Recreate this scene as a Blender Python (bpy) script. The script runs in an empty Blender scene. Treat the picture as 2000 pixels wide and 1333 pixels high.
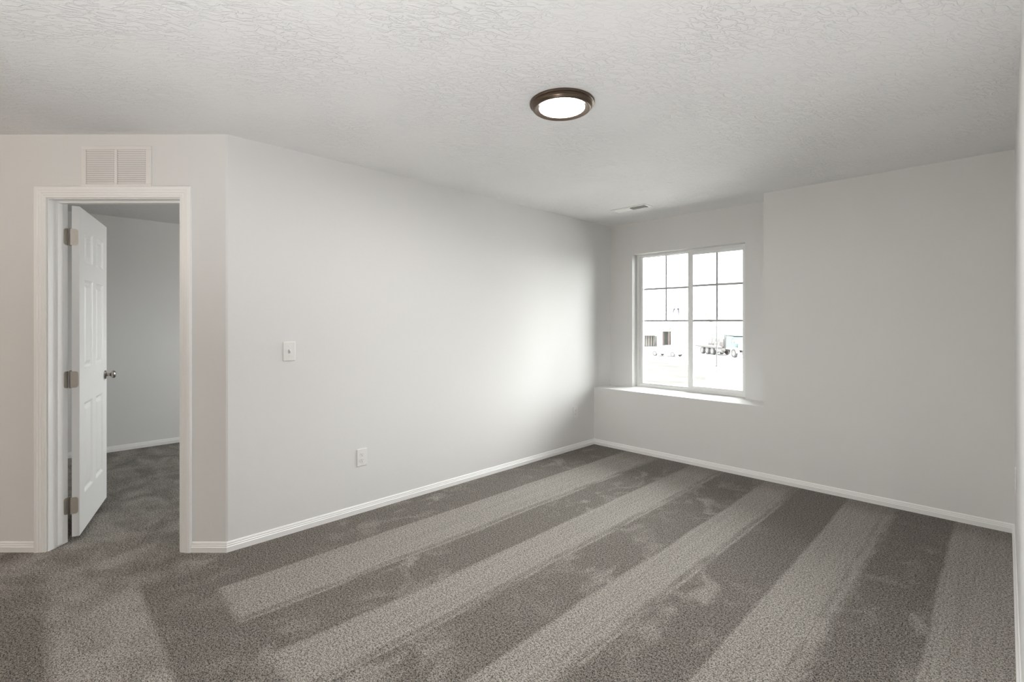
import bpy, bmesh, math, random
from mathutils import Vector, Matrix

# ------------------------------------------------------------------ camera, world, light
C = bpy.context.scene.collection
sc = bpy.context.scene
F_PX, HOR, YAW = 958.5, 630.0, math.radians(45.2)
CAM = Vector((3.2066, -0.8378, 1.341))
cd = bpy.data.cameras.new('camera'); cam = bpy.data.objects.new('camera', cd); C.objects.link(cam)
cam.location = CAM
cam.rotation_euler = (math.pi/2, 0, YAW)
cd.sensor_fit = 'HORIZONTAL'; cd.sensor_width = 36.0
cd.lens = F_PX/2000*36
cd.shift_y = -(666.5-HOR)/2000
cd.clip_start = 0.01; cd.clip_end = 600
sc.camera = cam

sc.view_settings.view_transform = 'Standard'
sc.view_settings.look = 'None'
sc.view_settings.gamma = 1
sc.view_settings.use_curve_mapping = False
sc.view_settings.exposure = 0.08
sc.cycles.max_bounces = 14
sc.cycles.diffuse_bounces = 10
sc.cycles.transparent_max_bounces = 16
sc.cycles.sample_clamp_indirect = 6
sc.cycles.caustics_reflective = False
sc.cycles.caustics_refractive = False

SKY = 7.0            # bright overcast sky
w = bpy.data.worlds.new('overcast_sky'); sc.world = w; w.use_nodes = True
bg = w.node_tree.nodes['Background']
bg.inputs['Color'].default_value = (0.965, 0.985, 1.0, 1)
bg.inputs['Strength'].default_value = SKY

SUN = 42.0           # bright haze around the hidden sun: a very wide soft sun
sl_ = bpy.data.lights.new('hazy_sun', 'SUN'); sl_.energy = SUN; sl_.angle = math.radians(150); sl_.color = (1.0, 0.995, 0.98)
so_ = bpy.data.objects.new('hazy_sun', sl_); C.objects.link(so_)
so_.rotation_euler = Vector((0.8, 1.0, 0.42)).to_track_quat('Z', 'Y').to_euler()
def portal(name, loc, rot, sx, sy):
    l = bpy.data.lights.new(name, 'AREA'); l.shape = 'RECTANGLE'; l.size = sx; l.size_y = sy
    l.cycles.is_portal = True
    o = bpy.data.objects.new(name, l); o.location = loc; o.rotation_euler = rot; C.objects.link(o)
R90 = math.pi/2
# daylight portals in the window openings (sampling aids for the sky, they give no light of their own)
portal('window_daylight', (0.888, 4.085, 1.357), (R90, 0, math.pi), 1.2, 1.46)
portal('added_window_daylight', (-1.9, 3.08, 1.5), (R90, 0, math.pi), 1.1, 1.1)

fl_ = bpy.data.lights.new('bounce_flash', 'SPOT'); fl_.energy = 175; fl_.spot_size = math.radians(165); fl_.spot_blend = 0.6; fl_.shadow_soft_size = 0.15; fl_.color = (1.0, 1.0, 1.0)
fo = bpy.data.objects.new('bounce_flash', fl_); fo.location = (2.7, -1.25, 0.6); fo.rotation_euler = (math.pi, 0, 0); C.objects.link(fo)

hl = bpy.data.lights.new('hall_lamp', 'POINT'); hl.energy = 44; hl.shadow_soft_size = 0.12; hl.color = (1.0, .84, .68)
ho = bpy.data.objects.new('hall_lamp', hl); ho.location = (0.3, -3.4, 2.2); C.objects.link(ho)
bl_ = bpy.data.lights.new('bedroom_fill', 'POINT'); bl_.energy = 17; bl_.shadow_soft_size = 0.15; bl_.color = (1.0, .98, .95)  # added fill light to brighten the bedroom, not a known fixture
bo = bpy.data.objects.new('bedroom_fill', bl_); bo.location = (-1.3, 1.5, 2.1); C.objects.link(bo)
H = 2.44
# ------------------------------------------------------------------ materials
def mat(name, col, rough=0.5, metal=0.0, spec=0.5, emit=None, es=0.0):
    m = bpy.data.materials.new(name); m.use_nodes = True
    b = m.node_tree.nodes['Principled BSDF']
    b.inputs['Base Color'].default_value = (*col, 1)
    b.inputs['Roughness'].default_value = rough
    b.inputs['Metallic'].default_value = metal
    b.inputs['Specular IOR Level'].default_value = spec
    if emit:
        b.inputs['Emission Color'].default_value = (*emit, 1)
        b.inputs['Emission Strength'].default_value = es
    return m

def nodes(m): return m.node_tree.nodes, m.node_tree.links, m.node_tree.nodes['Principled BSDF']

def add_noise_bump(m, scale, strength, dist=0.002, detail=3.0, mapping=None, distortion=0.0, rot=0):
    N, L, b = nodes(m)
    tc = N.new('ShaderNodeTexCoord')
    src = tc.outputs['Object']
    if mapping:
        mp = N.new('ShaderNodeMapping'); mp.inputs['Scale'].default_value = mapping
        mp.inputs['Rotation'].default_value = (0, 0, rot)
        L.new(src, mp.inputs['Vector']); src = mp.outputs['Vector']
    n = N.new('ShaderNodeTexNoise'); n.inputs['Scale'].default_value = scale
    n.inputs['Detail'].default_value = detail; n.inputs['Distortion'].default_value = distortion
    L.new(src, n.inputs['Vector'])
    bp = N.new('ShaderNodeBump'); bp.inputs['Strength'].default_value = strength
    bp.inputs['Distance'].default_value = dist
    L.new(n.outputs['Fac'], bp.inputs['Height'])
    L.new(bp.outputs['Normal'], b.inputs['Normal'])
    return n, bp

wall_paint = mat('wall_paint', (0.76, 0.757, 0.748), 0.8, spec=0.12)
add_noise_bump(wall_paint, 38, 0.22, 0.0016, 4.0, distortion=0.8)

ceil_paint = mat('ceiling_paint', (0.82, 0.82, 0.82), 0.65, spec=0.15)
def ceiling_texture(m):
    N, L, b = nodes(m)
    tc = N.new('ShaderNodeTexCoord')
    mp = N.new('ShaderNodeMapping'); mp.vector_type = 'TEXTURE'; mp.inputs['Rotation'].default_value = (0, 0, YAW+0.30)
    mp.inputs['Scale'].default_value = (2.2, 1.0, 1.0)
    L.new(tc.outputs['Object'], mp.inputs['Vector'])
    n = N.new('ShaderNodeTexNoise'); n.inputs['Scale'].default_value = 38; n.inputs['Detail'].default_value = 3
    n.inputs['Roughness'].default_value = 0.5; n.inputs['Distortion'].default_value = 0.7
    L.new(mp.outputs['Vector'], n.inputs['Vector'])
    # ridged lines: |n-0.5|
    s = N.new('ShaderNodeMath'); s.operation = 'SUBTRACT'; s.inputs[1].default_value = 0.5
    L.new(n.outputs['Fac'], s.inputs[0])
    a = N.new('ShaderNodeMath'); a.operation = 'ABSOLUTE'; L.new(s.outputs[0], a.inputs[0])
    mr = N.new('ShaderNodeMapRange'); mr.inputs['From Min'].default_value = 0.0; mr.interpolation_type = 'SMOOTHSTEP'; mr.inputs['From Max'].default_value = 0.075
    mr.inputs['To Min'].default_value = 1.0; mr.inputs['To Max'].default_value = 0.0
    L.new(a.outputs[0], mr.inputs['Value'])
    big = N.new('ShaderNodeTexNoise'); big.inputs['Scale'].default_value = 3.0; big.inputs['Detail'].default_value = 2
    L.new(tc.outputs['Object'], big.inputs['Vector'])
    mb = N.new('ShaderNodeMapRange'); mb.inputs['From Min'].default_value = 0.3; mb.inputs['From Max'].default_value = 0.6; mb.inputs['To Min'].default_value = 0.25
    L.new(big.outputs['Fac'], mb.inputs['Value'])
    mu = N.new('ShaderNodeMath'); mu.operation = 'MULTIPLY'; L.new(mr.outputs[0], mu.inputs[0]); L.new(mb.outputs[0], mu.inputs[1])
    bp = N.new('ShaderNodeBump'); bp.inputs['Strength'].default_value = 0.8; bp.inputs['Distance'].default_value = 0.0028
    L.new(mu.outputs[0], bp.inputs['Height']); L.new(bp.outputs['Normal'], b.inputs['Normal'])
ceiling_texture(ceil_paint)

trim_white = mat('trim_white', (0.88, 0.878, 0.87), 0.35, spec=0.45)
door_white = mat('door_white', (0.88, 0.88, 0.875), 0.38, spec=0.45)
vinyl = mat('window_vinyl', (0.86, 0.87, 0.865), 0.35)
grid_mat = mat('window_grid', (0.82, 0.83, 0.83), 0.4)
plastic = mat('white_plastic', (0.80, 0.795, 0.78), 0.3)
slot_dark = mat('slot_dark', (0.05, 0.05, 0.05), 0.6)
nickel = mat('satin_nickel', (0.66, 0.61, 0.54), 0.35, 0.7)
knob_metal = mat('knob_metal', (0.36, 0.33, 0.30), 0.2, 1.0)
bronze = mat('oil_rubbed_bronze', (0.128, 0.094, 0.071), 0.34, 0.85)
lens_mat = mat('lamp_lens', (0.9, 0.9, 0.88), 0.4, emit=(1.0, 0.985, 0.965), es=215.0)
grille_white = mat('grille_white', (0.80, 0.78, 0.76), 0.4)
vent_white = mat('vent_white', (0.82, 0.82, 0.80), 0.35)
duct_dark = mat('duct_dark', (0.10, 0.10, 0.10), 0.8)

def glass_mat(name, tint=(0.97, 0.985, 0.98)):
    m = bpy.data.materials.new(name); m.use_nodes = True
    N, L = m.node_tree.nodes, m.node_tree.links
    N.remove(N['Principled BSDF'])
    out = N['Material Output']
    tr = N.new('ShaderNodeBsdfTransparent'); tr.inputs['Color'].default_value = (*tint, 1)
    gl = N.new('ShaderNodeBsdfGlossy'); gl.inputs['Roughness'].default_value = 0.02
    lw = N.new('ShaderNodeFresnel'); lw.inputs['IOR'].default_value = 1.35
    mx = N.new('ShaderNodeMixShader')
    L.new(lw.outputs['Fac'], mx.inputs['Fac']); L.new(tr.outputs[0], mx.inputs[1]); L.new(gl.outputs[0], mx.inputs[2])
    L.new(mx.outputs[0], out.inputs['Surface'])
    return m
pane_glass = glass_mat('pane_glass')

# carpet: cut pile, speckled yarn, with the nap laid over in vacuum strokes
def carpet_material():
    m = mat('carpet', (0.2, 0.18, 0.16), 0.95, spec=0.05)
    N, L, b = nodes(m)
    def math_(op, a, bb=None, clamp=False):
        n = N.new('ShaderNodeMath'); n.operation = op; n.use_clamp = clamp
        for i, v in enumerate((a, bb)):
            if v is None: continue
            if isinstance(v, (int, float)): n.inputs[i].default_value = v
            else: L.new(v, n.inputs[i])
        return n.outputs[0]
    def noise(scale, detail=2.0, vec=None, rough=0.5, dist=0.0):
        n = N.new('ShaderNodeTexNoise'); n.inputs['Scale'].default_value = scale; n.inputs['Detail'].default_value = detail
        n.inputs['Roughness'].default_value = rough; n.inputs['Distortion'].default_value = dist
        L.new(vec or tc.outputs['Object'], n.inputs['Vector']); return n.outputs['Fac']
    def ramp(v, lo, hi, a=0.0, bb=1.0):
        n = N.new('ShaderNodeMapRange'); n.inputs['From Min'].default_value = lo; n.inputs['From Max'].default_value = hi
        n.inputs['To Min'].default_value = a; n.inputs['To Max'].default_value = bb
        L.new(v, n.inputs['Value']); return n.outputs[0]
    def mapped(scale):
        n = N.new('ShaderNodeMapping'); n.inputs['Scale'].default_value = scale
        L.new(tc.outputs['Object'], n.inputs['Vector']); return n.outputs['Vector']
    tc = N.new('ShaderNodeTexCoord')
    sx = N.new('ShaderNodeSeparateXYZ'); L.new(tc.outputs['Object'], sx.inputs[0])
    X, Y = sx.outputs['X'], sx.outputs['Y']
    # ragged edges
    wob_s = math_('MULTIPLY', math_('SUBTRACT', noise(1.3, 2), 0.5), 0.05)
    wob_r = math_('MULTIPLY', math_('SUBTRACT', noise(11.0, 6, mapped((1.5, 0.6, 1)), 0.65), 0.5), 0.14)
    Xs = math_('ADD', X, wob_s)
    Xr = math_('ADD', Xs, wob_r)
    def step(v, e, soft=0.012): return ramp(v, e-soft, e+soft)
    # dark -> light edges are crisp, light -> dark edges are ragged
    crisp = [0.41, 1.125, 1.775, 2.37, 2.965]
    ragged = [0.79, 1.42, 2.02, 2.66, 9.0]
    light = None
    for c, r in zip(crisp, ragged):
        s = math_('MULTIPLY', step(Xs, c, 0.010), math_('SUBTRACT', 1.0, step(Xr, r, 0.03)))
        light = s if light is None else math_('ADD', light, s)
    # thin bright wheel line just inside each ragged edge
    for r in (0.80, 1.425, 2.03, 2.64):
        d = math_('ABSOLUTE', math_('SUBTRACT', Xs, r))
        gap = math_('MULTIPLY', ramp(math_('ABSOLUTE', math_('SUBTRACT', Xs, r-0.028)), 0.006, 0.020, 0.45, 0.0), ramp(noise(2.3, 2), 0.40, 0.52))
        light = math_('MULTIPLY', light, math_('SUBTRACT', 1.0, gap))
        ln = math_('MULTIPLY', ramp(d, 0.004, 0.014, 1.0, 0.0), ramp(noise(2.0, 2), 0.36, 0.48, 0.0, 0.9))
        light = math_('MAXIMUM', light, ln)
    # faint lengthways comb marks in the light strokes
    comb = ramp(noise(1.0, 3, mapped((48.0, 0.7, 1))), 0.30, 0.62, 0.72, 1.0)
    light = math_('MULTIPLY', light, comb)
    # scuffs of upright pile inside the dark strokes
    sc_n = ramp(noise(5.5, 5, mapped((1.0, 0.75, 1)), 0.62, 0.6), 0.50, 0.64, 0.0, 0.8)
    sc_a = ramp(noise(1.1, 1), 0.40, 0.60)
    patch = math_('MULTIPLY', sc_n, sc_a)
    mottled = ramp(noise(4.0, 4, mapped((0.9, 1.3, 1)), 0.6, 0.5), 0.38, 0.64, 0.10, 0.85)
    light_in = math_('MAXIMUM', light, patch)
    # end of the strokes near the door: one stroke across, then untidy pile
    Yw = math_('ADD', Y, math_('MULTIPLY', math_('SUBTRACT', noise(4.0, 4), 0.5), 0.05))
    along = math_('SUBTRACT', Yw, math_('MULTIPLY', X, 0.0))
    inroom = step(along, -0.15, 0.02)
    xin = step(math_('ADD', X, wob_r), 0.10, 0.08)
    dark1 = math_('MULTIPLY', step(along, -0.435, 0.015), xin)
    light1 = math_('MULTIPLY', math_('MULTIPLY', step(along, -0.765, 0.03), math_('SUBTRACT', 1.0, step(along, -0.435, 0.015))), xin)
    dark2 = math_('MULTIPLY', math_('SUBTRACT', 1.0, step(along, -0.765, 0.03)), step(math_('ADD', X, wob_r), -0.25, 0.1))
    dk = math_('ADD', dark1, dark2, True)
    outside = math_('MULTIPLY', mottled, math_('SUBTRACT', 1.0, dk))
    outside = math_('ADD', outside, math_('MULTIPLY', dk, math_('MULTIPLY', patch, 0.45)))
    outside = math_('ADD', math_('MULTIPLY', outside, math_('SUBTRACT', 1.0, light1)), math_('MULTIPLY', light1, ramp(noise(5.0, 4), 0.35, 0.6, 0.5, 1.0)))
    isroom = math_('MULTIPLY', inroom, step(X, 0.0, 0.03))
    fac = N.new('ShaderNodeMix'); fac.data_type = 'FLOAT'
    L.new(isroom, fac.inputs['Factor']); L.new(outside, fac.inputs[2]); L.new(light_in, fac.inputs[3])
    # dull unvacuumed margin along the far wall
    far = ramp(math_('ADD', Y, wob_r), 3.30, 3.52, 1.0, 0.45)
    nap = math_('MULTIPLY', fac.outputs[0], far, True)
    nap = math_('ADD', nap, math_('MULTIPLY', math_('SUBTRACT', noise(14, 3), 0.5), 0.35), True)
    # yarn speckle
    sp1 = noise(190, 4.0, None, 0.8)
    sp2 = noise(430, 1.0)
    sp3 = noise(95, 1.0)
    sp = math_('ADD', math_('MULTIPLY', sp1, 0.5), math_('MULTIPLY', sp2, 0.34))
    sp = math_('ADD', sp, math_('MULTIPLY', sp3, 0.16))
    spk = ramp(sp, 0.45, 0.545)
    mixd = N.new('ShaderNodeMix'); mixd.data_type = 'RGBA'
    L.new(spk, mixd.inputs['Factor'])
    mixd.inputs[6].default_value = (0.020, 0.0175, 0.015, 1); mixd.inputs[7].default_value = (0.280, 0.257, 0.232, 1)
    mixl = N.new('ShaderNodeMix'); mixl.data_type = 'RGBA'
    L.new(spk, mixl.inputs['Factor'])
    mixl.inputs[6].default_value = (0.070, 0.064, 0.057, 1); mixl.inputs[7].default_value = (0.48, 0.450, 0.414, 1)
    mx = N.new('ShaderNodeMix'); mx.data_type = 'RGBA'
    L.new(nap, mx.inputs['Factor']); L.new(mixd.outputs[2], mx.inputs[6]); L.new(mixl.outputs[2], mx.inputs[7])
    L.new(mx.outputs[2], b.inputs['Base Color'])
    bp = N.new('ShaderNodeBump'); bp.inputs['Strength'].default_value = 0.5; bp.inputs['Distance'].default_value = 0.003
    L.new(sp, bp.inputs['Height']); L.new(bp.outputs['Normal'], b.inputs['Normal'])
    return m
carpet = carpet_material()

# ------------------------------------------------------------------ mesh helpers
def tag(o, label=None, cat=None, group=None, kind=None):
    if label: o['label'] = label
    if cat: o['category'] = cat
    if group: o['group'] = group
    if kind: o['kind'] = kind
    return o

def empty(name, loc=(0, 0, 0), rotz=0.0, parent=None):
    o = bpy.data.objects.new(name, None); C.objects.link(o)
    o.location = loc; o.rotation_euler = (0, 0, rotz); o.empty_display_size = 0.1
    if parent: o.parent = parent
    return o

class MB:
    """collects shapes, then links them as one mesh object"""
    def __init__(s): s.bm = bmesh.new()
    def box(s, x0, x1, y0, y1, z0, z1, M=None):
        vs = [s.bm.verts.new(Vector(p)) for p in
              ((x0, y0, z0), (x1, y0, z0), (x1, y1, z0), (x0, y1, z0), (x0, y0, z1), (x1, y0, z1), (x1, y1, z1), (x0, y1, z1))]
        if M: 
            for v in vs: v.co = M @ v.co
        for f in ((0, 3, 2, 1), (4, 5, 6, 7), (0, 1, 5, 4), (1, 2, 6, 5), (2, 3, 7, 6), (3, 0, 4, 7)):
            s.bm.faces.new([vs[i] for i in f])
        return s
    def prism(s, poly, z0, z1, M=None):
        a = [s.bm.verts.new(Vector((x, y, z0))) for x, y in poly]
        b = [s.bm.verts.new(Vector((x, y, z1))) for x, y in poly]
        if M:
            for v in a+b: v.co = M @ v.co
        n = len(poly)
        s.bm.faces.new(a[::-1]); s.bm.faces.new(b)
        for i in range(n): s.bm.faces.new((a[i], a[(i+1) % n], b[(i+1) % n], b[i]))
        return s
    def rings(s, rings, closed=True, caps=True):
        """loft a list of point rings"""
        R = [[s.bm.verts.new(Vector(p)) for p in r] for r in rings]
        n = len(R[0])
        for a, b in zip(R, R[1:]):
            for i in range(n if closed else n-1):
                j = (i+1) % n
                s.bm.faces.new((a[i], a[j], b[j], b[i]))
        if caps:
            s.bm.faces.new(R[0][::-1]); s.bm.faces.new(R[-1])
        return s
    def lathe(s, prof, seg=64, M=None, caps=True):
        """profile of (radius, z)"""
        rs = []
        for r, z in prof:
            rs.append([Vector((r*math.cos(2*math.pi*k/seg), r*math.sin(2*math.pi*k/seg), z)) for k in range(seg)])
        if M: rs = [[M @ p for p in r] for r in rs]
        return s.rings(rs, True, caps)
    def tube(s, p, q, r0, r1=None, seg=10):
        p, q = Vector(p), Vector(q); r1 = r0 if r1 is None else r1
        M = Matrix.Translation(p) @ (q-p).to_track_quat('Z', 'Y').to_matrix().to_4x4()
        L = (q-p).length
        return s.lathe([(r0, 0), (r1, L)], seg, M)
    def build(s, name, m, parent=None, smooth=False, bevel=0.0, seg=2, kind=None):
        bmesh.ops.recalc_face_normals(s.bm, faces=s.bm.faces[:])
        me = bpy.data.meshes.new(name); s.bm.to_mesh(me); s.bm.free()
        me.materials.append(m)
        if smooth:
            for p in me.polygons: p.use_smooth = True
            me.set_sharp_from_angle(angle=math.radians(38))
        o = bpy.data.objects.new(name, me); C.objects.link(o)
        if parent: o.parent = parent
        if bevel > 0:
            b = o.modifiers.new('bevel', 'BEVEL'); b.width = bevel; b.segments = seg; b.limit_method = 'ANGLE'
        if kind: o['kind'] = kind
        return o

# frame of the diagonal door wall: s runs left along the wall, t towards the room, z up
UD = Vector((-1, -1, 0)).normalized(); TD = Vector((1, -1, 0)).normalized()
def DW(s, t, z): return UD*s + TD*t + Vector((0, 0, z))
MD = Matrix(((UD.x, TD.x, 0, 0), (UD.y, TD.y, 0, 0), (0, 0, 1, 0), (0, 0, 0, 1)))   # (s,t,z) -> world

# ------------------------------------------------------------------ the room
Y1, Y2, Y3 = 3.622, 3.9385, 4.09     # window wall, niche back, outer face
XR, XN = 3.2454, 1.7528              # right wall, niche right side
LED = 0.6245
O0, O1, OT = 0.272, 1.048, 2.064     # door opening
WX0, WX1, WZ1 = 0.288, 1.488, 2.092  # window opening
T = 0.12
XE, YS, YR = 5.5, -4.5, 0.35         # wider part of the room behind the camera

floor = MB().prism([(-3.45, -3.2), (-2.06, -3.2), (-2.06, YS-.12), (XE+.12, YS-.12), (XE+.12, YR+.15), (XR+.12, YR+.15), (XR+.12, Y1+.1), (-.1, Y1+.1), (-.1, 3.15), (-3.45, 3.15)], -0.12, 0.0)
floor.build('floor', carpet, kind='structure')

MB().prism([(-3.45, -3.2), (-2.06, -3.2), (-2.06, YS-.12), (XE+.12, YS-.12), (XE+.12, YR+.15), (XR+.12, YR+.15), (XR+.12, Y3), (-.12, Y3), (-.12, 3.15), (-3.45, 3.15)], H, H+0.15).build('ceiling', ceil_paint, kind='structure')

MB().prism([(0, 0.006), (0, Y3), (-T, Y3), (-T, .0497), (-.0042, -.0042)], 0, H).build('wall_left', wall_paint, kind='structure')

d = MB()
d.prism([(0.006, 0), (O0, 0), (O0, -T), (0.0497, -T)], 0, H, MD)
d.box(O0, O1, -T, 0, OT, H, MD)
d.box(O1, 2.72, -T, 0, 0, H, MD)
d.build('wall_door', wall_paint, kind='structure')

b = MB()
b.box(0, XN, Y1, Y3, 0, LED)
b.box(XN, XR+T, Y1, Y3, 0, H)
b.box(0, WX0, Y2, Y3, LED, H)
b.box(WX1, XN, Y2, Y3, LED, H)
b.box(WX0, WX1, Y2, Y3, WZ1, H)
b.build('wall_window', wall_paint, kind='structure')

MB().box(XR, XR+T, YR, Y1, 0, H).build('wall_right', wall_paint, kind='structure')
MB().box(XR+T, XE+T, YR, YR+T, 0, H).build('wall_return', wall_paint, kind='structure')
MB().box(XE, XE+T, YS-T, YR, 0, H).build('wall_side', wall_paint, kind='structure')
x_l = UD.x*2.72
MB().box(x_l-.1, XE, YS-T, YS, 0, H).build('wall_rear', wall_paint, kind='structure')
MB().box(x_l-T, x_l, YS, x_l, 0, H).build('wall_hall', wall_paint, kind='structure')
# bedroom beyond the door
MB().box(-3.31-T, -3.31, -3.2, 3.15, 0, H).build('wall_bedroom_far', wall_paint, kind='structure')
MB().box(-3.31, x_l-T, -3.2, -3.08, 0, H).build('wall_bedroom_left', wall_paint, kind='structure')
e = MB()
e.box(-3.31, -2.45, 3.03, 3.15, 0, H); e.box(-1.35, -T, 3.03, 3.15, 0, H); e.box(-2.45, -1.35, 3.03, 3.15, 0, .95); e.box(-2.45, -1.35, 3.03, 3.15, 2.05, H)
e.build('wall_bedroom_right', wall_paint, kind='structure')

# ---- baseboards: stepped profile swept along the walls with mitred corners
BP = [(0, 0), (.0125, 0), (.0125, .030), (.0095, .034), (.0095, .041), (.0070, .044), (.0070, .050), (.0040, .0575), (0, .0585)]
def sweep(path, name, kind='structure', side=1):
    """path of (x,y); profile grows to the right-hand side (side=1) of the walking direction"""
    P = [Vector(p) for p in path]; nn = []
    for i in range(len(P)-1):
        d_ = (P[i+1]-P[i]).normalized(); nn.append(Vector((d_.y, -d_.x))*side)
    offs = []
    for i in range(len(P)):
        if i == 0: offs.append(nn[0])
        elif i == len(P)-1: offs.append(nn[-1])
        else:
            m_ = (nn[i-1]+nn[i]).normalized(); offs.append(m_/m_.dot(nn[i]))
    rings = [[Vector((P[i].x+offs[i].x*a, P[i].y+offs[i].y*a, z)) for a, z in BP] for i in range(len(P))]
    return MB().rings(rings).build(name, trim_white, kind=kind)
pc = lambda s: (UD.x*s, UD.y*s)
def bb(path, name, side=1): return sweep(path, name, side=side)
bb([pc(0.204), (0, 0), (0, Y1), (XR, Y1), (XR, YR)], 'baseboard_room')
bb([pc(2.72), pc(1.120)], 'baseboard_hall')
bb([(-3.31, -3.08), (-3.31, 3.03)], 'baseboard_bedroom')

# ---- door casing, jamb, door
CP = [(0, 0), (0, .0085), (.004, .0105), (.012, .0105), (.015, .0125), (.026, .0125), (.029, .0150), (.040, .0150), (.044, .0175), (.060, .0175), (.064, .0150), (.065, 0)]
def casing(name, s0, s1, zt, flip=False):
    """profile (outward w, thickness t) round three sides of the opening"""
    sg = -1 if flip else 1
    base = -T if flip else 0
    rings = []
    for kind_ in range(4):
        ring = []
        for w_, t_ in CP:
            if kind_ == 0: p = (s0-w_, base+sg*t_, 0)
            elif kind_ == 1: p = (s0-w_, base+sg*t_, zt+w_)
            elif kind_ == 2: p = (s1+w_, base+sg*t_, zt+w_)
            else: p = (s1+w_, base+sg*t_, 0)
            ring.append(MD @ Vector(p))
        rings.append(ring)
    return MB().rings(rings).build(name, trim_white, kind='structure')
casing('trim_1', 0.2685, 1.0535, 2.0685)
casing('trim_2', 0.2685, 1.0535, 2.0685, True)

door = empty('door_1', DW(1.03, -T, 0)); door['kind'] = 'structure'
def under(o, parent):
    """parent keeping world placement (parents here are unrotated or handled by inverse)"""
    bpy.context.view_layer.update()
    o.parent = parent; o.matrix_parent_inverse = parent.matrix_world.inverted()
    return o
J = 0.018
jb = MB()
JI0, JI1, JIT = O0+.004, O1-.004, OT-.002
# jamb legs and head sit in the wall opening
jb.box(O0-.001, JI0, -T-.004, 0.002, 0, OT, MD) ; jb.box(JI1, O1+.001, -T-.004, 0.002, 0, OT, MD); jb.box(O0, O1, -T-.004, 0.002, JIT, OT+.001, MD)
# stops
jb.box(JI0, JI0+.011, -.082, -.046, 0, JIT, MD); jb.box(JI1-.011, JI1, -.082, -.046, 0.012, JIT, MD); jb.box(JI0+.011, JI1-.011, -.082, -.046, JIT-.011, JIT, MD)
under(jb.build('jamb', trim_white, bevel=.0012), door)

# slab in its own frame: x along width from hinge stile, y thickness (0 = front face, + back), z up
SW, ST, SZ0, SZ1 = 0.762, 0.0365, 0.032, 2.052
u_ = (-0.389, 0.676); L_ = math.hypot(*u_); ux = (u_[0]/L_, u_[1]/L_)
Rv = Vector((math.cos(YAW), math.sin(YAW), 0)); Fv = Vector((-math.sin(YAW), math.cos(YAW), 0))
P0 = Vector((CAM.x, CAM.y, 0)) + Rv*(-2.652) + Fv*3.010
ex = (Rv*ux[0] + Fv*ux[1]).normalized()
ey = Vector((-ex.y, ex.x, 0))            # to the left of ex: behind the front face
MS = Matrix(((ex.x, ey.x, 0, P0.x), (ex.y, ey.y, 0, P0.y), (0, 0, 1, 0), (0, 0, 0, 1)))
cols = [(.115, .335), (.427, .647)]
rows = [(.262, .832), (1.045, 1.612), (1.722, 1.925)]
def panel_face(bm, y, sgn):
    """front skin of a six-panel door with moulded recesses"""
    xs = sorted({0, SW, *[c for p in cols for c in p]}); zs = sorted({SZ0, SZ1, *[r for p in rows for r in p]})
    V = {}
    def vt(x, yy, z):
        k = (round(x, 5), round(yy, 5), round(z, 5))
        if k not in V: V[k] = bm.verts.new(MS @ Vector((x, yy, z)))
        return V[k]
    for i in range(len(xs)-1):
        for j in range(len(zs)-1):
            x0, x1, z0, z1 = xs[i], xs[i+1], zs[j], zs[j+1]
            if (x0, x1) in cols and (z0, z1) in rows:
                # inset steps: ovolo down, flat, raised field
                st = [(0, 0), (.008, .0035), (.016, .0095), (.024, .0105), (.030, .0095), (.048, .0030), (.052, .0025)]
                prev = None
                for ins, dep in st:
                    q = [vt(x0+ins, y+sgn*dep, z0+ins), vt(x1-ins, y+sgn*dep, z0+ins), vt(x1-ins, y+sgn*dep, z1-ins), vt(x0+ins, y+sgn*dep, z1-ins)]
                    if prev:
                        for k in range(4): bm.faces.new((prev[k], prev[(k+1) % 4], q[(k+1) % 4], q[k]))
                    prev = q
                bm.faces.new(prev)
            else:
                bm.faces.new((vt(x0, y, z0), vt(x1, y, z0), vt(x1, y, z1), vt(x0, y, z1)))
    return V, xs, zs
sm = MB()
panel_face(sm.bm, 0.0, 1); panel_face(sm.bm, ST, -1)
xs = sorted({0, SW, *[c for p in cols for c in p]}); zs = sorted({SZ0, SZ1, *[r for p in rows for r in p]})
def q4(*ps): sm.bm.faces.new([sm.bm.verts.new(MS @ Vector(p)) for p in ps])
q4((0, 0, SZ0), (0, ST, SZ0), (0, ST, SZ1), (0, 0, SZ1)); q4((SW, 0, SZ0), (SW, 0, SZ1), (SW, ST, SZ1), (SW, ST, SZ0))
q4((0, 0, SZ1), (0, ST, SZ1), (SW, ST, SZ1), (SW, 0, SZ1)); q4((0, 0, SZ0), (SW, 0, SZ0), (SW, ST, SZ0), (0, ST, SZ0))
bmesh.ops.remove_doubles(sm.bm, verts=sm.bm.verts[:], dist=1e-5)
slab = sm.build('door_slab', door_white)
under(slab, door)

def knob(side, name):
    k = MB()
    y0 = 0 if side < 0 else ST
    M = MS @ Matrix.Translation((SW-.060, y0, .955)) @ Matrix.Rotation(math.radians(90 if side < 0 else -90), 4, 'X')
    prof = [(.0, 0), (.032, 0), (.032, .004), (.029, .007), (.020, .009), (.012, .012), (.0105, .022), (.0115, .030), (.018, .036), (.0255, .043), (.0275, .051), (.0255, .059), (.018, .064), (.006, .066), (.0, .066)]
    k.lathe(prof[1:-1], 40, M)
    return under(k.build(name, knob_metal, smooth=True), slab)
knob(-1, 'door_knob'); knob(1, 'door_knob')

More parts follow.
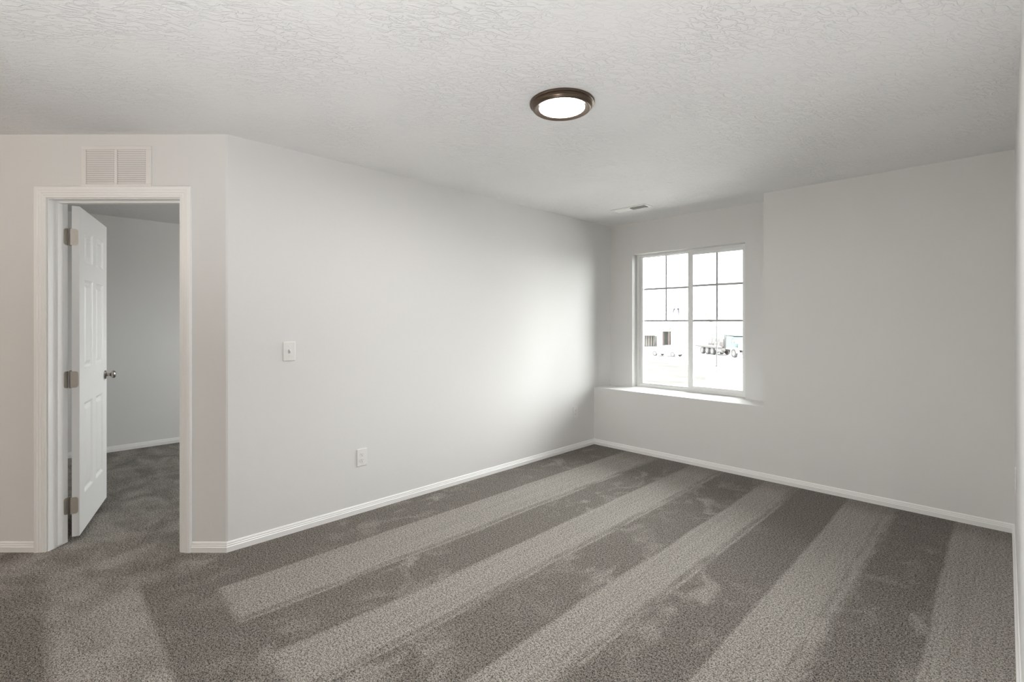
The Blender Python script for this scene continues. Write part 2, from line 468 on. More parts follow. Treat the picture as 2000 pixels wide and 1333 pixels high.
def hinge(z):
    """leaf let into the jamb, leaf on the door edge, knuckle between"""
    h = 0.101
    hz0 = z-h/2
    def leaf(M, w):
        # rounded-corner plate in local (a,b) plane = width,height ; thin along n
        r = .014; pts = [(0, 0)]
        for cx, cy, a0 in ((w-r, r, -90), (w-r, h-r, 0)):
            for k in range(7): 
                a = math.radians(a0+k*15); pts.append((cx+r*math.cos(a), cy+r*math.sin(a)))
        pts.append((0, h))
        m_ = MB().prism(pts, 0, .0022, M)
        # screw heads
        for (sx_, sz_) in ((w*.42, .018), (w*.68, h/2), (w*.42, h-.018)):
            m_.lathe([(.0045, .0022), (.0038, .0032), (.0012, .0027)], 12, M @ Matrix.Translation((sx_, sz_, 0)))
        return m_
    # knuckle axis
    K = MD @ Vector((1.0345, -T-.010, 0)); K.z = 0
    root = MB().tube((K.x, K.y, hz0), (K.x, K.y, hz0+h), .0062, seg=16).tube((K.x, K.y, hz0-.003), (K.x, K.y, hz0), .0045, .0062, 16).tube((K.x, K.y, hz0+h), (K.x, K.y, hz0+h+.004), .0066, .0045, 16)
    ko = root.build('hinge', knob_metal, smooth=True)
    under(ko, slab)
    # jamb leaf: lies on jamb face, runs from knuckle forward
    a_ = -UD; # normal of jamb face points into opening = -UD
    o = MD @ Vector((JI1, -T-.006, 0))
    A = TD.copy(); B = Vector((0, 0, 1)); Nn = A.cross(B)
    sgn = 1 if Nn.dot(a_) > 0 else -1
    M1 = Matrix(((A.x, B.x, Nn.x, o.x), (A.y, B.y, Nn.y, o.y), (A.z, B.z, Nn.z, hz0), (0, 0, 0, 1)))
    if sgn < 0: M1 = M1 @ Matrix.Diagonal((1, 1, -1, 1))
    leaf(M1, .030).build('jamb_leaf', nickel)
    return ko, M1, leaf, hz0, K, h
for z in (1.862, .992, .222):
    ko, M1, leaf, hz0, K, h = hinge(z)
    jl = [o for o in C.objects if o.name.startswith('jamb_leaf') and o.parent is None][0]
    under(jl, ko); jl.name = 'hinge_leaf'
    # leaf on the hinge stile edge of the slab
    A = ey * -1; B = Vector((0, 0, 1)); Nn = ex * -1
    o = P0 + ey*(ST+.006)
    M2 = Matrix(((A.x, B.x, Nn.x, o.x), (A.y, B.y, Nn.y, o.y), (A.z, B.z, Nn.z, hz0), (0, 0, 0, 1)))
    l2 = leaf(M2, .036).build('hinge_leaf', nickel)
    under(l2, ko)

# ------------------------------------------------------------------ window
def frame_ring(mb, x0, x1, z0, z1, wl, wr, wb, wt, ya, yb):
    mb.box(x0, x0+wl, ya, yb, z0, z1); mb.box(x1-wr, x1, ya, yb, z0, z1)
    mb.box(x0+wl, x1-wr, ya, yb, z0, z0+wb); mb.box(x0+wl, x1-wr, ya, yb, z1-wt, z1)
win = empty('window_1', (0.888, 4.07, LED)); win['kind'] = 'structure'
def wpart(mb, name, m, bevel=0.0, parent=None):
    return under(mb.build(name, m, bevel=bevel), parent or win)
m_ = MB(); frame_ring(m_, WX0, WX1, LED, WZ1, .030, .030, .028, .026, 4.035, 4.095)
m_.box(.884, .906, 4.06, 4.09, LED+.028, WZ1-.026)
wpart(m_, 'window_frame', vinyl, .002)
# fixed left light: slim stops
m_ = MB(); frame_ring(m_, WX0+.030, .902, LED+.028, WZ1-.026, .030, .020, .014, .006, 4.062, 4.086)
fs = wpart(m_, 'fixed_sash', vinyl, .002)
wpart(MB().box(.36, .884, 4.072, 4.075, .663, 2.066), 'glass_pane', pane_glass, parent=fs)
g_ = MB(); g_.box(.348, .884, 4.079, 4.082, 1.699, 1.719); g_.box(.348, .884, 4.079, 4.082, 1.348, 1.368); g_.box(.611, .629, 4.0785, 4.0825, 1.365, 2.066)
wpart(g_, 'window_grid', grid_mat, parent=fs)
# sliding right sash, nearer the room
m_ = MB(); frame_ring(m_, .882, 1.468, LED+.020, WZ1-.020, .053, .040, .042, .037, 4.040, 4.062)
ss = wpart(m_, 'sliding_sash', vinyl, .003)
wpart(MB().box(.93, 1.43, 4.050, 4.053, .680, 2.040), 'glass_pane', pane_glass, parent=ss)
g_ = MB(); g_.box(.935, 1.428, 4.055, 4.058, 1.707, 1.729); g_.box(.935, 1.428, 4.055, 4.058, 1.347, 1.369); g_.box(1.167, 1.187, 4.0545, 4.0585, 1.367, 2.036)
wpart(g_, 'window_grid', grid_mat, parent=ss)
wn = empty('added_window', (-1.9, 3.09, .95)); wn['kind'] = 'structure'  # out-of-sight window, added to let daylight into the bedroom
m_ = MB(); frame_ring(m_, -2.45, -1.35, .95, 2.05, .05, .05, .05, .05, 3.06, 3.12); m_.box(-1.925, -1.875, 3.06, 3.12, 1.0, 2.0)
under(m_.build('window_frame', vinyl), wn); under(MB().box(-2.40, -1.40, 3.09, 3.095, 1.0, 2.0).build('glass_pane', pane_glass), wn)

# ------------------------------------------------------------------ fittings
# ceiling light
cl = tag(empty('ceiling_light', (1.640, 1.070, H)), 'round flush ceiling light with dark bronze rim and glowing white lens', 'ceiling light')
ring = MB().lathe([(.150, 0), (.161, 0), (.1615, -.006), (.160, -.011), (.1545, -.0125), (.1545, -.0155), (.1525, -.0165), (.1520, -.020),
                   (.1505, -.021), (.1495, -.0250), (.1470, -.0275), (.1440, -.0300), (.1435, -.0315), (.1400, -.0340), (.1360, -.0350), (.1330, -.0345), (.1130, -.0290), (.1120, -.020)], 96, caps=False)
ring.build('trim_ring', bronze, cl, smooth=True)
lens = MB().lathe([(.1120, -.022), (.1120, -.0275), (.100, -.0295), (.075, -.0312), (.04, -.0322), (.010, -.0325)], 72)
lens.build('lens', lens_mat, cl, smooth=True)

# ceiling air register
cv = tag(empty('ceiling_vent', (.662, 3.3065, H)), 'slim white rectangular air register in the ceiling near the window', 'air vent')
m_ = MB()
hx, hy = .190, .070
for a, b_ in (((-hx, hx), (-hy, -hy+.028)), ((-hx, hx), (hy-.028, hy)), ((-hx, -hx+.028), (-hy+.028, hy-.028)), ((hx-.028, hx), (-hy+.028, hy-.028))):
    m_.box(a[0], a[1], b_[0], b_[1], -.006, 0)
m_.box(-.004, .004, -hy+.028, hy-.028, -.006, -.001)
m_.build('frame', vent_white, cv, bevel=.003)
MB().box(-hx+.028, hx-.028, -hy+.028, hy-.028, -.0015, 0).build('duct_opening', duct_dark, cv)
for k in range(18):
    x = -.153 + k*.018
    ang = math.radians(-48 if x < 0 else 48)
    M = Matrix.Translation((x, 0, -.007)) @ Matrix.Rotation(ang, 4, 'Y')
    MB().box(-.0085, .0085, -hy+.028, hy-.028, -.0006, .0006, M).build('louver', vent_white, cv)

# return air grille above the door
rg = tag(empty('return_air_grille', DW(.643, 0, 2.250), math.atan2(UD.y, UD.x)), 'white louvered return air grille on the wall above the doorway', 'air vent')
# local x = along the wall (to the left seen from the room), local -y... room side
MR = Matrix.Identity(4)
GW, GH = .205, .122
sgn = 1 if (Matrix.Rotation(math.atan2(UD.y, UD.x), 4, 'Z') @ Vector((0, 1, 0))).dot(TD) > 0 else -1
def gb(mb, x0, x1, y0, y1, z0, z1, M=None):
    a_, b_ = sorted((y0*sgn, y1*sgn)); mb.box(x0, x1, a_, b_, z0, z1, M)
m_ = MB()
fl = .028
gb(m_, -GW, GW, 0, .006, -GH, -GH+.020); gb(m_, -GW, GW, 0, .006, GH-.022, GH); gb(m_, -GW, -GW+.034, 0, .006, -GH+.020, GH-.022); gb(m_, GW-fl, GW, 0, .006, -GH+.020, GH-.022)
gb(m_, -.005, .013, 0, .006, -GH+.020, GH-.022)
m_.build('frame', grille_white, rg, bevel=.002)
m_ = MB(); gb(m_, -GW+.034, GW-fl, 0.0, .001, -GH+.020, GH-.022); m_.build('duct_opening', duct_dark, rg)
n = 16
for x0, x1 in ((-GW+.034, -.005), (.013, GW-fl)):
    for k in range(n):
        z = -GH+.020 + (k+.5)*(2*GH-.042)/n
        M = Matrix.Translation((0, sgn*.0045, z)) @ Matrix.Rotation(sgn*math.radians(62), 4, 'X')
        MB().box(x0, x1-.0025, -.0056, .0056, -.0005, .0005, M).build('louver', grille_white, rg)
for s_ in (-1, 1):
    MB().lathe([(.004, .006), (.0035, .0075), (.0008, .0078)], 12, Matrix.Translation((s_*(GW-.012), 0, 0)) @ Matrix.Rotation(-R90*sgn, 4, 'X')).build('screw', grille_white, rg)

# wall plates; local frame: y = width, x = out of the wall (left wall x=0), z up
def plate_mesh(M):
    return MB().box(0, .0055, -.0375, .0375, -.060, .060, M)
def screw(parent, y, z):
    MB().lathe([(.0036, .0050), (.0034, .0064), (.0008, .0066)], 12, Matrix.Translation((0, y, z)) @ Matrix.Rotation(R90, 4, 'Y')).build('screw', plastic, parent)
def make_switch(loc, rotz, label):
    r = tag(empty('light_switch', loc, rotz), label, 'light switch')
    plate_mesh(None).build('plate', plastic, r, bevel=.0022)
    MB().box(.0045, .0062, -.006, .006, -.0125, .0125).build('toggle_slot', mat('slot_grey', (.45, .44, .42), .5), r)
    M = Matrix.Translation((.005, 0, .002)) @ Matrix.Rotation(math.radians(-28), 4, 'Y')
    MB().box(0, .015, -.0042, .0042, -.0045, .0045, M).build('toggle', plastic, r, bevel=.0012)
    screw(r, 0, .030); screw(r, 0, -.030)
    return r
def outlet_face(zc):
    m_ = MB(); pts = []
    for k in range(28):
        a = 2*math.pi*k/28; pts.append((.0172*math.cos(a), max(-.0142, min(.0142, .0172*math.sin(a)))))
    M = Matrix(((0, 0, 1, 0), (1, 0, 0, 0), (0, 1, 0, zc), (0, 0, 0, 1)))
    m_.prism(pts, .004, .0070, M); return m_
def make_outlet(loc, rotz, label):
    r = tag(empty('power_outlet', loc, rotz), label, 'power outlet')
    plate_mesh(None).build('plate', plastic, r, bevel=.0022)
    for zc in (.0195, -.0195):
        f_ = outlet_face(zc).build('receptacle', plastic, r)
        s_ = MB(); s_.box(.0068, .0072, -.0075, -.0052, zc-.001, zc+.0075); s_.box(.0068, .0072, .0052, .0070, zc, zc+.0065)
        s_.lathe([(.0026, .0068), (.0026, .0072)], 10, Matrix.Translation((0, 0, zc-.0075)) @ Matrix.Rotation(R90, 4, 'Y'))
        so = s_.build('socket_slots', slot_dark, f_)
    screw(r, 0, 0)
    return r
make_switch((0, .3525, 1.157), 0, 'white single toggle light switch on the left wall by the doorway corner')
make_outlet((0, .851, .388), 0, 'white wall outlet low on the left wall below and beyond the light switch')
make_outlet((0, 3.288, .392), 0, 'white wall outlet low on the left wall close to the window ledge corner')
make_outlet((XR, 2.93, .50), math.pi, 'white wall outlet seen edge-on low on the right wall')
#OUTDOORS
# ------------------------------------------------------------------ outside the window: street, lots, houses
GZ = -3.05                                    # ground level; this room is upstairs
def OUT(r, d, h=0.0):                         # r to the right, d away from the house, h above ground
    return Vector((CAM.x, CAM.y, GZ+h)) + Rv*r + Fv*d
siding = mat('white_siding', (.62, .62, .61), .8)
shingle = mat('roof_underlayment', (.40, .40, .41), .9); add_noise_bump(shingle, 6, .3, .01)
timber = mat('raw_fascia', (0.120, 0.096, 0.083), .8)
dark_in = mat('dark_interior', (0.088, 0.088, 0.088), .9)
stud_a = mat('stud_wood', (0.188, 0.150, 0.130), .8)
stud_b = mat('stud_green', (0.138, 0.165, 0.155), .8)
win_dark = mat('house_window_glass', (0.112, 0.120, 0.130), .2)
gravel = mat('packed_gravel', (.40, .39, .37), .9); add_noise_bump(gravel, 4, .3, .03)
concrete = mat('concrete', (.50, .50, .49), .85); add_noise_bump(concrete, 8, .2, .01)
def dirt_material():
    m = mat('bare_dirt', (.1, .1, .1), .95, spec=.1); N, L, b = nodes(m)
    tc = N.new('ShaderNodeTexCoord'); n = N.new('ShaderNodeTexNoise'); n.inputs['Scale'].default_value = .55; n.inputs['Detail'].default_value = 6
    mp = N.new('ShaderNodeMapping'); mp.inputs['Rotation'].default_value = (0, 0, -YAW); mp.inputs['Scale'].default_value = (.5, 1, 1)
    L.new(tc.outputs['Object'], mp.inputs['Vector']); L.new(mp.outputs['Vector'], n.inputs['Vector'])
    cr = N.new('ShaderNodeValToRGB'); cr.color_ramp.elements[0].position = .36; cr.color_ramp.elements[0].color = (.040, .037, .033, 1)
    cr.color_ramp.elements[1].position = .56; cr.color_ramp.elements[1].color = (.068, .066, .062, 1)
    L.new(n.outputs['Fac'], cr.inputs['Fac']); L.new(cr.outputs[0], b.inputs['Base Color'])
    return m
dirt = dirt_material()
hill_m = mat('far_hillside', (0.173, 0.179, 0.190), .95)
lamp_m = mat('lamp_post_steel', (0.060, 0.060, 0.064), .6)
car_white = mat('white_car_paint', (.70, .70, .70), .3)
car_glass = mat('car_glass', (0.135, 0.139, 0.144), .15)
tyre = mat('tyre_rubber', (0.080, 0.076, 0.076), .8)
rim_m = mat('wheel_rim', (0.225, 0.225, 0.225), .4)
steel_d = mat('truck_dark_steel', (0.090, 0.083, 0.083), .6)
steel_m = mat('truck_frame_steel', (0.106, 0.095, 0.090), .6)
deck_m = mat('truck_deck', (0.200, 0.190, 0.170), .7)
teal = mat('truck_teal_paint', (0.097, 0.142, 0.139), .35)
cab_white = mat('truck_white_paint', (.55, .55, .55), .35)
chrome = mat('truck_chrome', (.25, .25, .25), .2, 1.0)
boom_m = mat('boom_grey_paint', (0.087, 0.090, 0.087), .5)
skin_m = mat('skin', (0.100, 0.065, 0.050), .6)
jacket_m = mat('dark_blue_jacket', (0.030, 0.030, 0.046), .9)
jeans_m = mat('grey_trousers', (0.090, 0.090, 0.110), .9)
def OM(r, d, h=0.0, head=(1, 0)):
    """local frame: x along head (r,d), z up"""
    x = (Rv*head[0]+Fv*head[1]).normalized(); y = Vector((-x.y, x.x, 0)); o = OUT(r, d, h)
    return Matrix(((x.x, y.x, 0, o.x), (x.y, y.y, 0, o.y), (0, 0, 1, o.z), (0, 0, 0, 1)))
def slab_poly(pts, z0, z1):
    return MB().prism([(OUT(r, d).x, OUT(r, d).y) for r, d in pts], GZ+z0, GZ+z1)
slab_poly([(-260, 4), (260, 4), (260, 420), (-260, 420)], -.4, 0).build('ground', gravel, kind='structure')
slab_poly([(4, 30), (12.2, 31), (15.9, 40.2), (19.2, 45.0), (19.6, 47.5), (18.2, 49.2), (14.8, 58.5), (8, 61)], 0, .05).build('dirt_lot', dirt, kind='structure')
slab_poly([(19.9, 26), (24, 26), (26, 50), (21.3, 50), (20.1, 45)], 0, .06).build('sidewalk', concrete, kind='structure')
hm = MB()
hp = [OUT(-140+20*k, 360) for k in range(24)]
random.seed(4)
hh = [8.0+1.6*math.sin(k*.9)+random.random() for k in range(24)]
hm.rings([[p.copy() for p in hp], [p+Vector((0, 0, hh[i])) for i, p in enumerate(hp)], [p+Vector((0, 0, hh[i]-1))+Fv*60 for i, p in enumerate(hp)]], closed=False, caps=False)
hm.build('hills', hill_m, kind='structure')

# frames for things outside: an Empty at the base, children in local coordinates
def out_thing(name, r, d, head, label, cat, h=0.0, group=None):
    M = OM(r, d, h, head)
    e = empty(name, M.to_translation(), math.atan2(M[1][0], M[0][0]))
    return tag(e, label, cat, group)

# house under construction, across the street
ha = out_thing('house', 21.0, 88, (1, 0), 'white wrapped house under construction with two workers on its roof', 'house')
m_ = MB()
for x0, x1, z0, z1 in ((-3, 5.05, 2.02, 3.35), (-3, -2.4, 0, 2.02), (5.05, 6.0, 0, 3.35), (6.0, 7.55, 2.75, 3.35), (7.55, 11.5, 0, 3.35), (6.0, 7.55, 0, .12)):
    m_.box(x0, x1, 0, .2, z0, z1)
m_.box(-3, -2.8, .2, 11, 0, 3.35); m_.box(11.3, 11.5, .2, 11, 0, 3.35); m_.box(-3, 11.5, 10.8, 11, 0, 3.35)
m_.build('wall', siding, ha)
m_ = MB(); m_.rings([[Vector((x, -.5, 3.30)), Vector((x, 5.5, 6.05)), Vector((x, 11.5, 3.30)), Vector((x, 11.5, 3.42)), Vector((x, 5.5, 6.20)), Vector((x, -.5, 3.42))] for x in (-3.5, 12.0)])
m_.build('roof', shingle, ha)
m_ = MB(); m_.box(-2.4, 5.05, 1.6, 1.8, 0, 3.2); m_.box(6.0, 7.55, 1.8, 2.0, 0, 3.2); m_.build('interior_partition', mat('grey_interior', (0.144, 0.150, 0.144), .9), ha)
for k in range(16):
    x = -2.2+k*.45
    MB().box(x, x+.09, .5, .62, .12, 2.6).build('stud', stud_b if k < 8 else stud_a, ha)
m_ = MB(); m_.box(6.3, 6.45, .6, .8, 0, 2.7); m_.box(7.1, 7.4, .3, .5, .1, 2.7); m_.box(6.0, 7.55, .9, 1.0, 1.5, 1.6)
m_.build('door_framing', stud_a, ha)
# porch gable in front
m_ = MB(); m_.prism([(1.3, 0), (6.3, 0), (6.3, 3.05), (3.8, 4.45), (1.3, 3.05)], -3.1, -2.9, Matrix.Translation((6.1, 0, 0)) @ Matrix.Rotation(R90, 4, 'X') @ Matrix.Translation((0, 0, 6.0)))
pw = m_.build('porch_wall', siding, ha)
m_ = MB(); m_.rings([[Vector((7.1, y, 2.95)), Vector((9.9, y, 4.50)), Vector((12.7, y, 2.95)), Vector((12.7, y, 3.07)), Vector((9.9, y, 4.66)), Vector((7.1, y, 3.07))] for y in (-3.3, .1)])
m_.build('porch_roof', shingle, ha)
m_ = MB(); m_.box(8.2, 9.15, -3.02, -2.97, 1.35, 2.45)
wf = m_.build('window', siding, ha)
MB().box(8.24, 8.64, -3.03, -3.0, 1.4, 1.9).build('pane', mat('pale_window_glass', (0.250, 0.250, 0.263), .2), wf); MB().box(8.70, 9.10, -3.03, -3.0, 1.9, 2.3).build('pane', bpy.data.materials['pale_window_glass'], wf)
MB().box(8.15, 9.2, -3.2, -2.9, .66, .82).build('ledge', steel_d, ha)

hb = out_thing('house', 38.4, 98, (1, 0), 'pale house at the right of the view with brown gable trim behind the truck', 'house')
hb.scale = (1.195, 1, 1)
m_ = MB(); m_.rings([[Vector((-1.8, y, 0)), Vector((1.8, y, 0)), Vector((1.8, y, 3.1)), Vector((0, y, 6.1)), Vector((-1.8, y, 3.1))] for y in (0, 9)])
m_.box(1.8, 14, 1.2, 9, 0, 3.05); m_.build('wall', siding, hb)
m_ = MB(); m_.rings([[Vector((x, .7, 3.02)), Vector((x, 5.2, 4.9)), Vector((x, 9.5, 3.02)), Vector((x, 9.5, 3.14)), Vector((x, 5.2, 5.05)), Vector((x, .7, 3.14))] for x in (1.8, 14.4)])
m_.rings([[Vector((-2.1, y, 2.95)), Vector((0, y, 6.2)), Vector((2.05, y, 2.95)), Vector((2.15, y, 3.0)), Vector((0, y, 6.4)), Vector((-2.2, y, 3.0))] for y in (-.25, 9)])
m_.build('roof', siding, hb)
m_ = MB(); m_.rings([[Vector((0.02, y, 6.12)), Vector((2.08, y, 2.92)), Vector((2.22, y, 3.10)), Vector((0.02, y, 6.46))] for y in (-.36, -.26)])
m_.build('rake_board', timber, hb)
m_ = MB(); m_.box(2.2, 14.4, .58, .68, 3.0, 3.12); m_.build('fascia', mat('pale_fascia', (0.220, 0.210, 0.200), .8), hb)
for x in (2.5, 3.6, 5.2):
    f_ = MB().box(x, x+.72, 1.12, 1.2, 2.05, 2.60).build('window', siding, hb)
    MB().box(x+.05, x+.33, 1.08, 1.12, 2.09, 2.55).build('pane', win_dark, f_); MB().box(x+.38, x+.67, 1.08, 1.12, 2.09, 2.55).build('pane', win_dark, f_)

# street lamp
sl = out_thing('street_lamp', 19.52, 46.8, (1, 0), 'thin dark street lamp post on a round concrete footing by the dirt lot', 'street lamp')
MB().lathe([(.42, 0), (.42, .08), (.30, .12), (.16, .14)], 24).build('footing', concrete, sl)
MB().lathe([(.11, .12), (.11, .30), (.065, .36), (.055, 3.0), (.045, 5.35)], 12).build('pole', lamp_m, sl)
m_ = MB().tube((0, 0, 5.2), (.35, 0, 5.32), .028, .024); m_.build('arm', lamp_m, sl)
MB().rings([[Vector((x, y*wd, 5.30+z*ht)) for y, z in ((-1, 0), (1, 0), (.7, 1), (-.7, 1))] for x, wd, ht in ((.30, .05, .05), (.45, .10, .09), (.85, .09, .06), (.98, .03, .02))]).build('lamp_head', lamp_m, sl)

# wheels shared by the vehicles
def wheel(parent, x, y, R, W, side):
    M = Matrix.Translation((x, y, R)) @ Matrix.Rotation(R90, 4, 'X')
    t = MB().lathe([(R*.60, -W/2), (R*.93, -W/2), (R, -W*.32), (R, W*.32), (R*.93, W/2), (R*.60, W/2)], 28, M, caps=False).build('wheel', tyre, parent, smooth=True)
    s_ = -side
    rr = [(R*.60, s_*W*.46), (R*.52, s_*W*.44), (R*.46, s_*W*.26), (R*.20, s_*W*.34), (R*.16, s_*W*.46), (R*.03, s_*W*.48), (R*.001, s_*W*.48)]
    MB().lathe(rr, 24, M, caps=False).build('rim', rim_m, t, smooth=True)
    return t
# car
hd = (-2.7, 3.5)
car = out_thing('car', 20.2, 63.7, hd, 'white sedan parked in the street in front of the unfinished house', 'car')
prof = [(-2.15, .35), (-2.2, .70), (-2.05, .92), (-1.55, 1.00), (1.05, .95), (1.85, .82), (2.15, .62), (2.17, .35)]
def body_ring(y, k):
    return [Vector((x*k, y, z if z < .5 else .5+(z-.5)*(.9 if abs(y) > .8 else 1))) for x, z in prof]
m_ = MB(); m_.rings([body_ring(-.88, .97), body_ring(-.80, 1.0), body_ring(.80, 1.0), body_ring(.88, .97)]); m_.build('body', car_white, car, smooth=True)
gh = [(-1.75, .96), (-1.05, 1.36), (-.2, 1.43), (.35, 1.38), (1.15, .94)]
m_ = MB(); m_.rings([[Vector((x*.99, y, z)) for x, z in gh] for y in (-.80,)] + [[Vector((x*.86, y, .96+(z-.96)*1.0)) for x, z in gh] for y in (-.62, .62)] + [[Vector((x*.99, .80, z)) for x, z in gh]])
m_.build('cabin', car_white, car, smooth=True)
for s_ in (-1, 1):
    M = Matrix.Translation((0, s_*.735, 0))
    MB().rings([[Vector((x, y, z)) for x, z in ((-1.35, 1.02), (-.98, 1.27), (-.2, 1.33), (.28, 1.29), (.85, 1.02))] for y in (s_*.70, s_*.815)]).build('side_window', car_glass, car)
    for x in (-1.32, 1.35): wheel(car, x, s_*.80, .33, .20, s_)
    MB().box(.72, .86, min(s_*.86, s_*1.0), max(s_*.86, s_*1.0), .95, 1.07).build('mirror', car_glass, car)
    MB().box(-.95, 1.0, s_*.89-.01, s_*.89+.01, .30, .345).build('sill_strip', steel_m, car)

# boom truck: x points to its front, the side towards us is local -y
hd = (.86, -8.0); LT = math.hypot(*hd)
tr = out_thing('boom_truck', 27.95, 69.3, hd, 'flatbed boom truck with teal and white cab and raised conveyor boom', 'truck')
near = -1   # this side faces the window
MB().box(-1.6, 8.6, -.45, .45, .62, .90).build('chassis_rail', steel_m, tr)
MB().box(-2.0, 5.3, -1.22, 1.22, 1.10, 1.24).build('flatbed', deck_m, tr)
MB().box(-2.0, 5.3, -1.18, 1.18, .92, 1.10).build('bed_frame', steel_d, tr)
for x in (0, 1.38, 2.76):
    for s_ in (-1, 1): wheel(tr, x, s_*1.02, .50, .40, s_)
for s_ in (-1, 1): wheel(tr, 8.0, s_*1.05, .53, .32, s_)
for s_ in (-1, 1):
    MB().lathe([(.26, 3.75), (.30, 3.8), (.30, 5.0), (.26, 5.05)], 20, Matrix.Translation((0, s_*.92, .66)) @ Matrix.Rotation(R90, 4, 'Y')).build('fuel_tank', chrome, tr, smooth=True)
    MB().box(3.5, 6.1, s_*1.15-.03, s_*1.15+.03, .70, 1.05).build('side_guard', steel_m, tr)
    MB().lathe([(.075, .9), (.075, 1.3), (.10, 1.35), (.10, 2.3), (.07, 2.35), (.07, 2.85)], 14, Matrix.Translation((5.72, s_*1.05, 0))).build('exhaust_stack', steel_d, tr, smooth=True)
MB().box(5.35, 5.5, -1.1, 1.1, 1.2, 2.25).build('headboard', steel_d, tr)
# cab
m_ = MB(); m_.rings([[Vector((x, y, z)) for x, z in ((6.0, .95), (8.15, .95), (8.15, 1.75), (7.75, 2.62), (6.0, 2.70))] for y in (-1.08, 1.08)])
cb = m_.build('cab', teal, tr, bevel=.05)
m_ = MB(); m_.rings([[Vector((x, y, z)) for x, z in ((8.15, .95), (9.75, .90), (9.80, 1.55), (9.55, 1.68), (8.15, 1.80))] for y in (-.72, .72)])
hdn = m_.build('hood', cab_white, tr, bevel=.05)
for s_ in (-1, 1):
    y0, y1 = sorted((s_*1.075, s_*1.10))
    gl_ = MB(); gl_.rings([[Vector((x, y, z)) for x, z in ((6.85, 1.78), (7.95, 1.78), (7.62, 2.42), (6.85, 2.42))] for y in (y0, y1)])
    gl_.build('side_window', mat('cab_glass', (0.087, 0.108, 0.112), .2), cb)
    MB().box(5.95, 6.12, y0, y1+.02, .95, 2.72).build('door_post', steel_d, cb)
    MB().box(6.12, 8.2, y0, y1, .95, 1.12).build('door_panel', cab_white, cb)
    fn = MB(); fn.rings([[Vector((8.0+.72*math.cos(a), y, .53+.72*math.sin(a))) for a in [math.radians(t) for t in range(5, 180, 12)]] + [Vector((8.0+.60*math.cos(a), y, .53+.60*math.sin(a))) for a in [math.radians(t) for t in range(173, 0, -12)]] for y in sorted((s_*.78, s_*1.20))])
    fn.build('fender', cab_white, tr)
    MB().box(8.0, 8.08, *sorted((s_*1.2, s_*1.42)), 1.75, 2.25).build('mirror', steel_d, cb)
MB().box(8.12, 8.17, -.95, .95, 1.82, 2.50, Matrix.Translation((8.15, 0, 1.8)) @ Matrix.Rotation(math.radians(-24), 4, 'Y') @ Matrix.Translation((-8.15, 0, -1.8))).build('windshield', bpy.data.materials['cab_glass'], cb)
MB().box(5.95, 8.05, -1.12, 1.12, 2.68, 2.80).build('roof_visor', steel_d, cb)
MB().box(9.75, 9.98, -1.15, 1.15, .42, .80).build('bumper', steel_d, tr)
MB().box(9.79, 9.84, -.5, .5, .95, 1.5).build('radiator_grille', chrome, tr)
# load and hydraulics
MB().box(.6, 1.9, -.6, .6, 1.24, 1.55).build('boom_turntable', steel_m, tr)
for x, y, dx in ((.9, -.5, -.35), (1.5, -.5, .0), (2.1, -.5, -.2)):
    MB().tube((x, y, 1.25), (x+dx, y, 2.35), .10, .06).build('boom_support', steel_d, tr)
MB().box(3.05, 3.45, -.9, -.4, 1.75, 2.25).build('control_box', steel_m, tr); MB().tube((3.25, -.65, 1.24), (3.25, -.65, 1.8), .05).build('control_post', steel_m, tr)
for k in range(3): MB().box(4.3+k*.33, 4.58+k*.33, -1.0, -.1, 1.26, 1.85).build('tool_box', steel_m, tr)
# conveyor boom from truck to the roof ridge: ladder of two chords with rungs
bpy.context.view_layer.update()
inv = tr.matrix_world.inverted()
A_ = inv @ OUT(28.0, 68.9, 2.15); Z_ = inv @ OUT(29.6, 85.5, 6.6)
mid_d = Z_-A_; up = Vector((0, 0, .42))
bm_ = MB(); N_ = 20
side_v = mid_d.cross(Vector((0, 0, 1))).normalized()*.22
for sd in (-1, 1):
    bm_.tube(A_+side_v*sd, Z_+side_v*sd, .035, .03, 6); bm_.tube(A_+side_v*sd-up, Z_+side_v*sd-up*.4, .035, .03, 6)
    for k in range(N_):
        a, b2 = A_+mid_d*(k/N_)+side_v*sd, A_+mid_d*((k+.5)/N_)+side_v*sd
        dn = lambda q: up*(1-.6*q)
        bm_.tube(a, b2-dn((k+.5)/N_), .018, seg=5); bm_.tube(b2-dn((k+.5)/N_), A_+mid_d*((k+1)/N_)+side_v*sd, .018, seg=5)
bm_.build('conveyor_boom', boom_m, tr)
bl = MB(); bl.rings([[p-side_v*.9, p+side_v*.9, p+side_v*.9+Vector((0, 0, .03)), p-side_v*.9+Vector((0, 0, .03))] for p in (A_, Z_)]); bl.build('conveyor_belt', steel_m, tr)

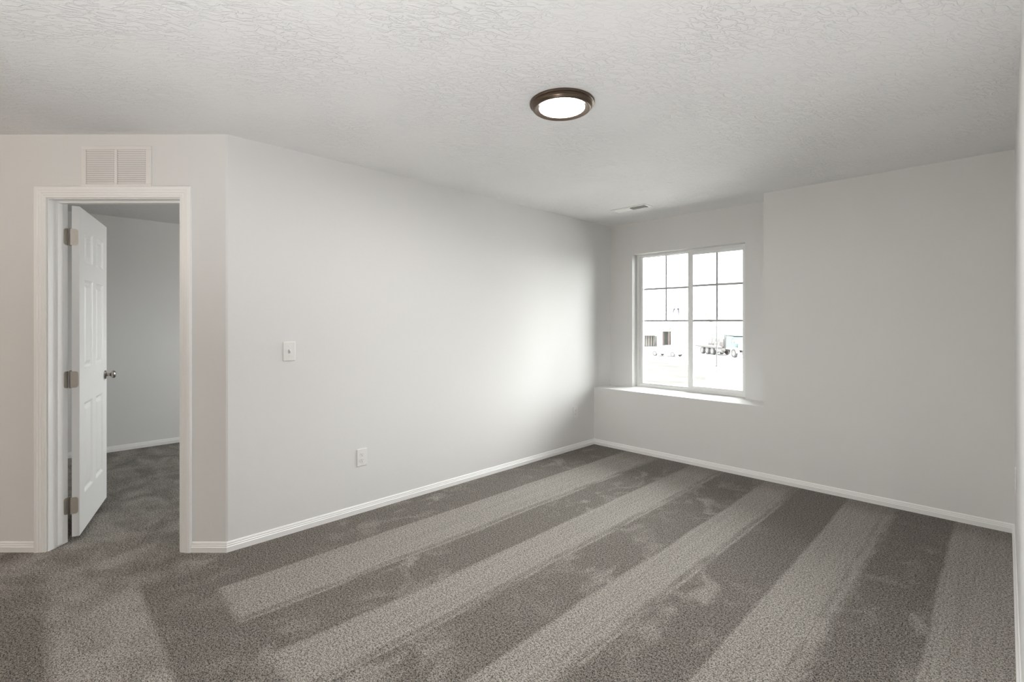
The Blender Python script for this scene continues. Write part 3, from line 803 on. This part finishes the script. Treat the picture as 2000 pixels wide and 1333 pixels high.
# roofers
def skinned(name, verts, edges, radii, m, parent):
    me = bpy.data.meshes.new(name); me.from_pydata([Vector(v) for v in verts], edges, []); me.materials.append(m)
    o = bpy.data.objects.new(name, me); C.objects.link(o); o.parent = parent
    o.modifiers.new('skin', 'SKIN'); 
    for i, r in enumerate(radii): me.skin_vertices[0].data[i].radius = (r, r)
    me.skin_vertices[0].data[0].use_root = True
    ss_ = o.modifiers.new('sub', 'SUBSURF'); ss_.levels = 1; ss_.render_levels = 1
    return o
def roofer(r, d, h, head, label, lean, arm):
    e = out_thing('person', r, d, head, label, 'person', h, 'roofers standing on the house roof')
    L = lean
    v = [(0, 0, .92), (L*.3, 0, 1.12), (L*.8, 0, 1.36), (L*1.0, 0, 1.50), (L*1.15, 0, 1.60), (L*1.25, 0, 1.72),
         (.02, .10, .88), (.06, .13, .48), (0, .14, .08), (.14, .15, .03),
         (-.02, -.10, .88), (-.05, -.13, .48), (-.12, -.14, .08), (.02, -.15, .03),
         (L*.85, .20, 1.38), (L*.85+arm[0], .27, 1.14), (L*.85+arm[1], .22, .98+arm[2]), (L*.85+arm[1]+.05, .21, .92+arm[2]),
         (L*.85, -.20, 1.38), (L*.85+arm[0]*.7, -.28, 1.14), (L*.85+arm[1]*.8, -.24, .96+arm[2]), (L*.85+arm[1]*.8+.05, -.23, .90+arm[2])]
    ed = [(0, 1), (1, 2), (2, 3), (3, 4), (4, 5), (0, 6), (6, 7), (7, 8), (8, 9), (0, 10), (10, 11), (11, 12), (12, 13), (2, 14), (14, 15), (15, 16), (16, 17), (2, 18), (18, 19), (19, 20), (20, 21)]
    rad = [.13, .12, .14, .055, .085, .075, .085, .058, .042, .04, .085, .058, .042, .04, .055, .042, .032, .035, .055, .042, .032, .035]
    skinned('body', v, ed, rad, skin_m, e)
    jv = [v[i] for i in (0, 1, 2, 14, 15, 16, 18, 19, 20)]
    skinned('jacket', jv, [(0, 1), (1, 2), (2, 3), (3, 4), (4, 5), (2, 6), (6, 7), (7, 8)], [.155, .145, .165, .075, .062, .048, .075, .062, .048], jacket_m, e)
    tv = [v[i] for i in (0, 6, 7, 8, 10, 11, 12)]
    skinned('trousers', tv, [(0, 1), (1, 2), (2, 3), (0, 4), (4, 5), (5, 6)], [.145, .10, .072, .058, .10, .072, .058], jeans_m, e)
    MB().lathe([(.105, 0), (.11, .05), (.09, .10), (.04, .135)], 16, Matrix.Translation((L*1.22, 0, 1.66))).build('cap', jacket_m, e)
    return e
rz = lambda d_: 3.42+(6.20-3.42)*min(1, (d_-87.5)/6.0)
roofer(30.35, 92.3, rz(92.3)-.02, (1, -.4), 'person in dark jacket bending on the roof, the left one of the pair', .26, (.05, .22, .08))
roofer(31.35, 92.3, rz(92.3)-.02, (-1, -.5), 'person in dark jacket on the roof, the right one of the pair', .12, (.10, .18, .12))
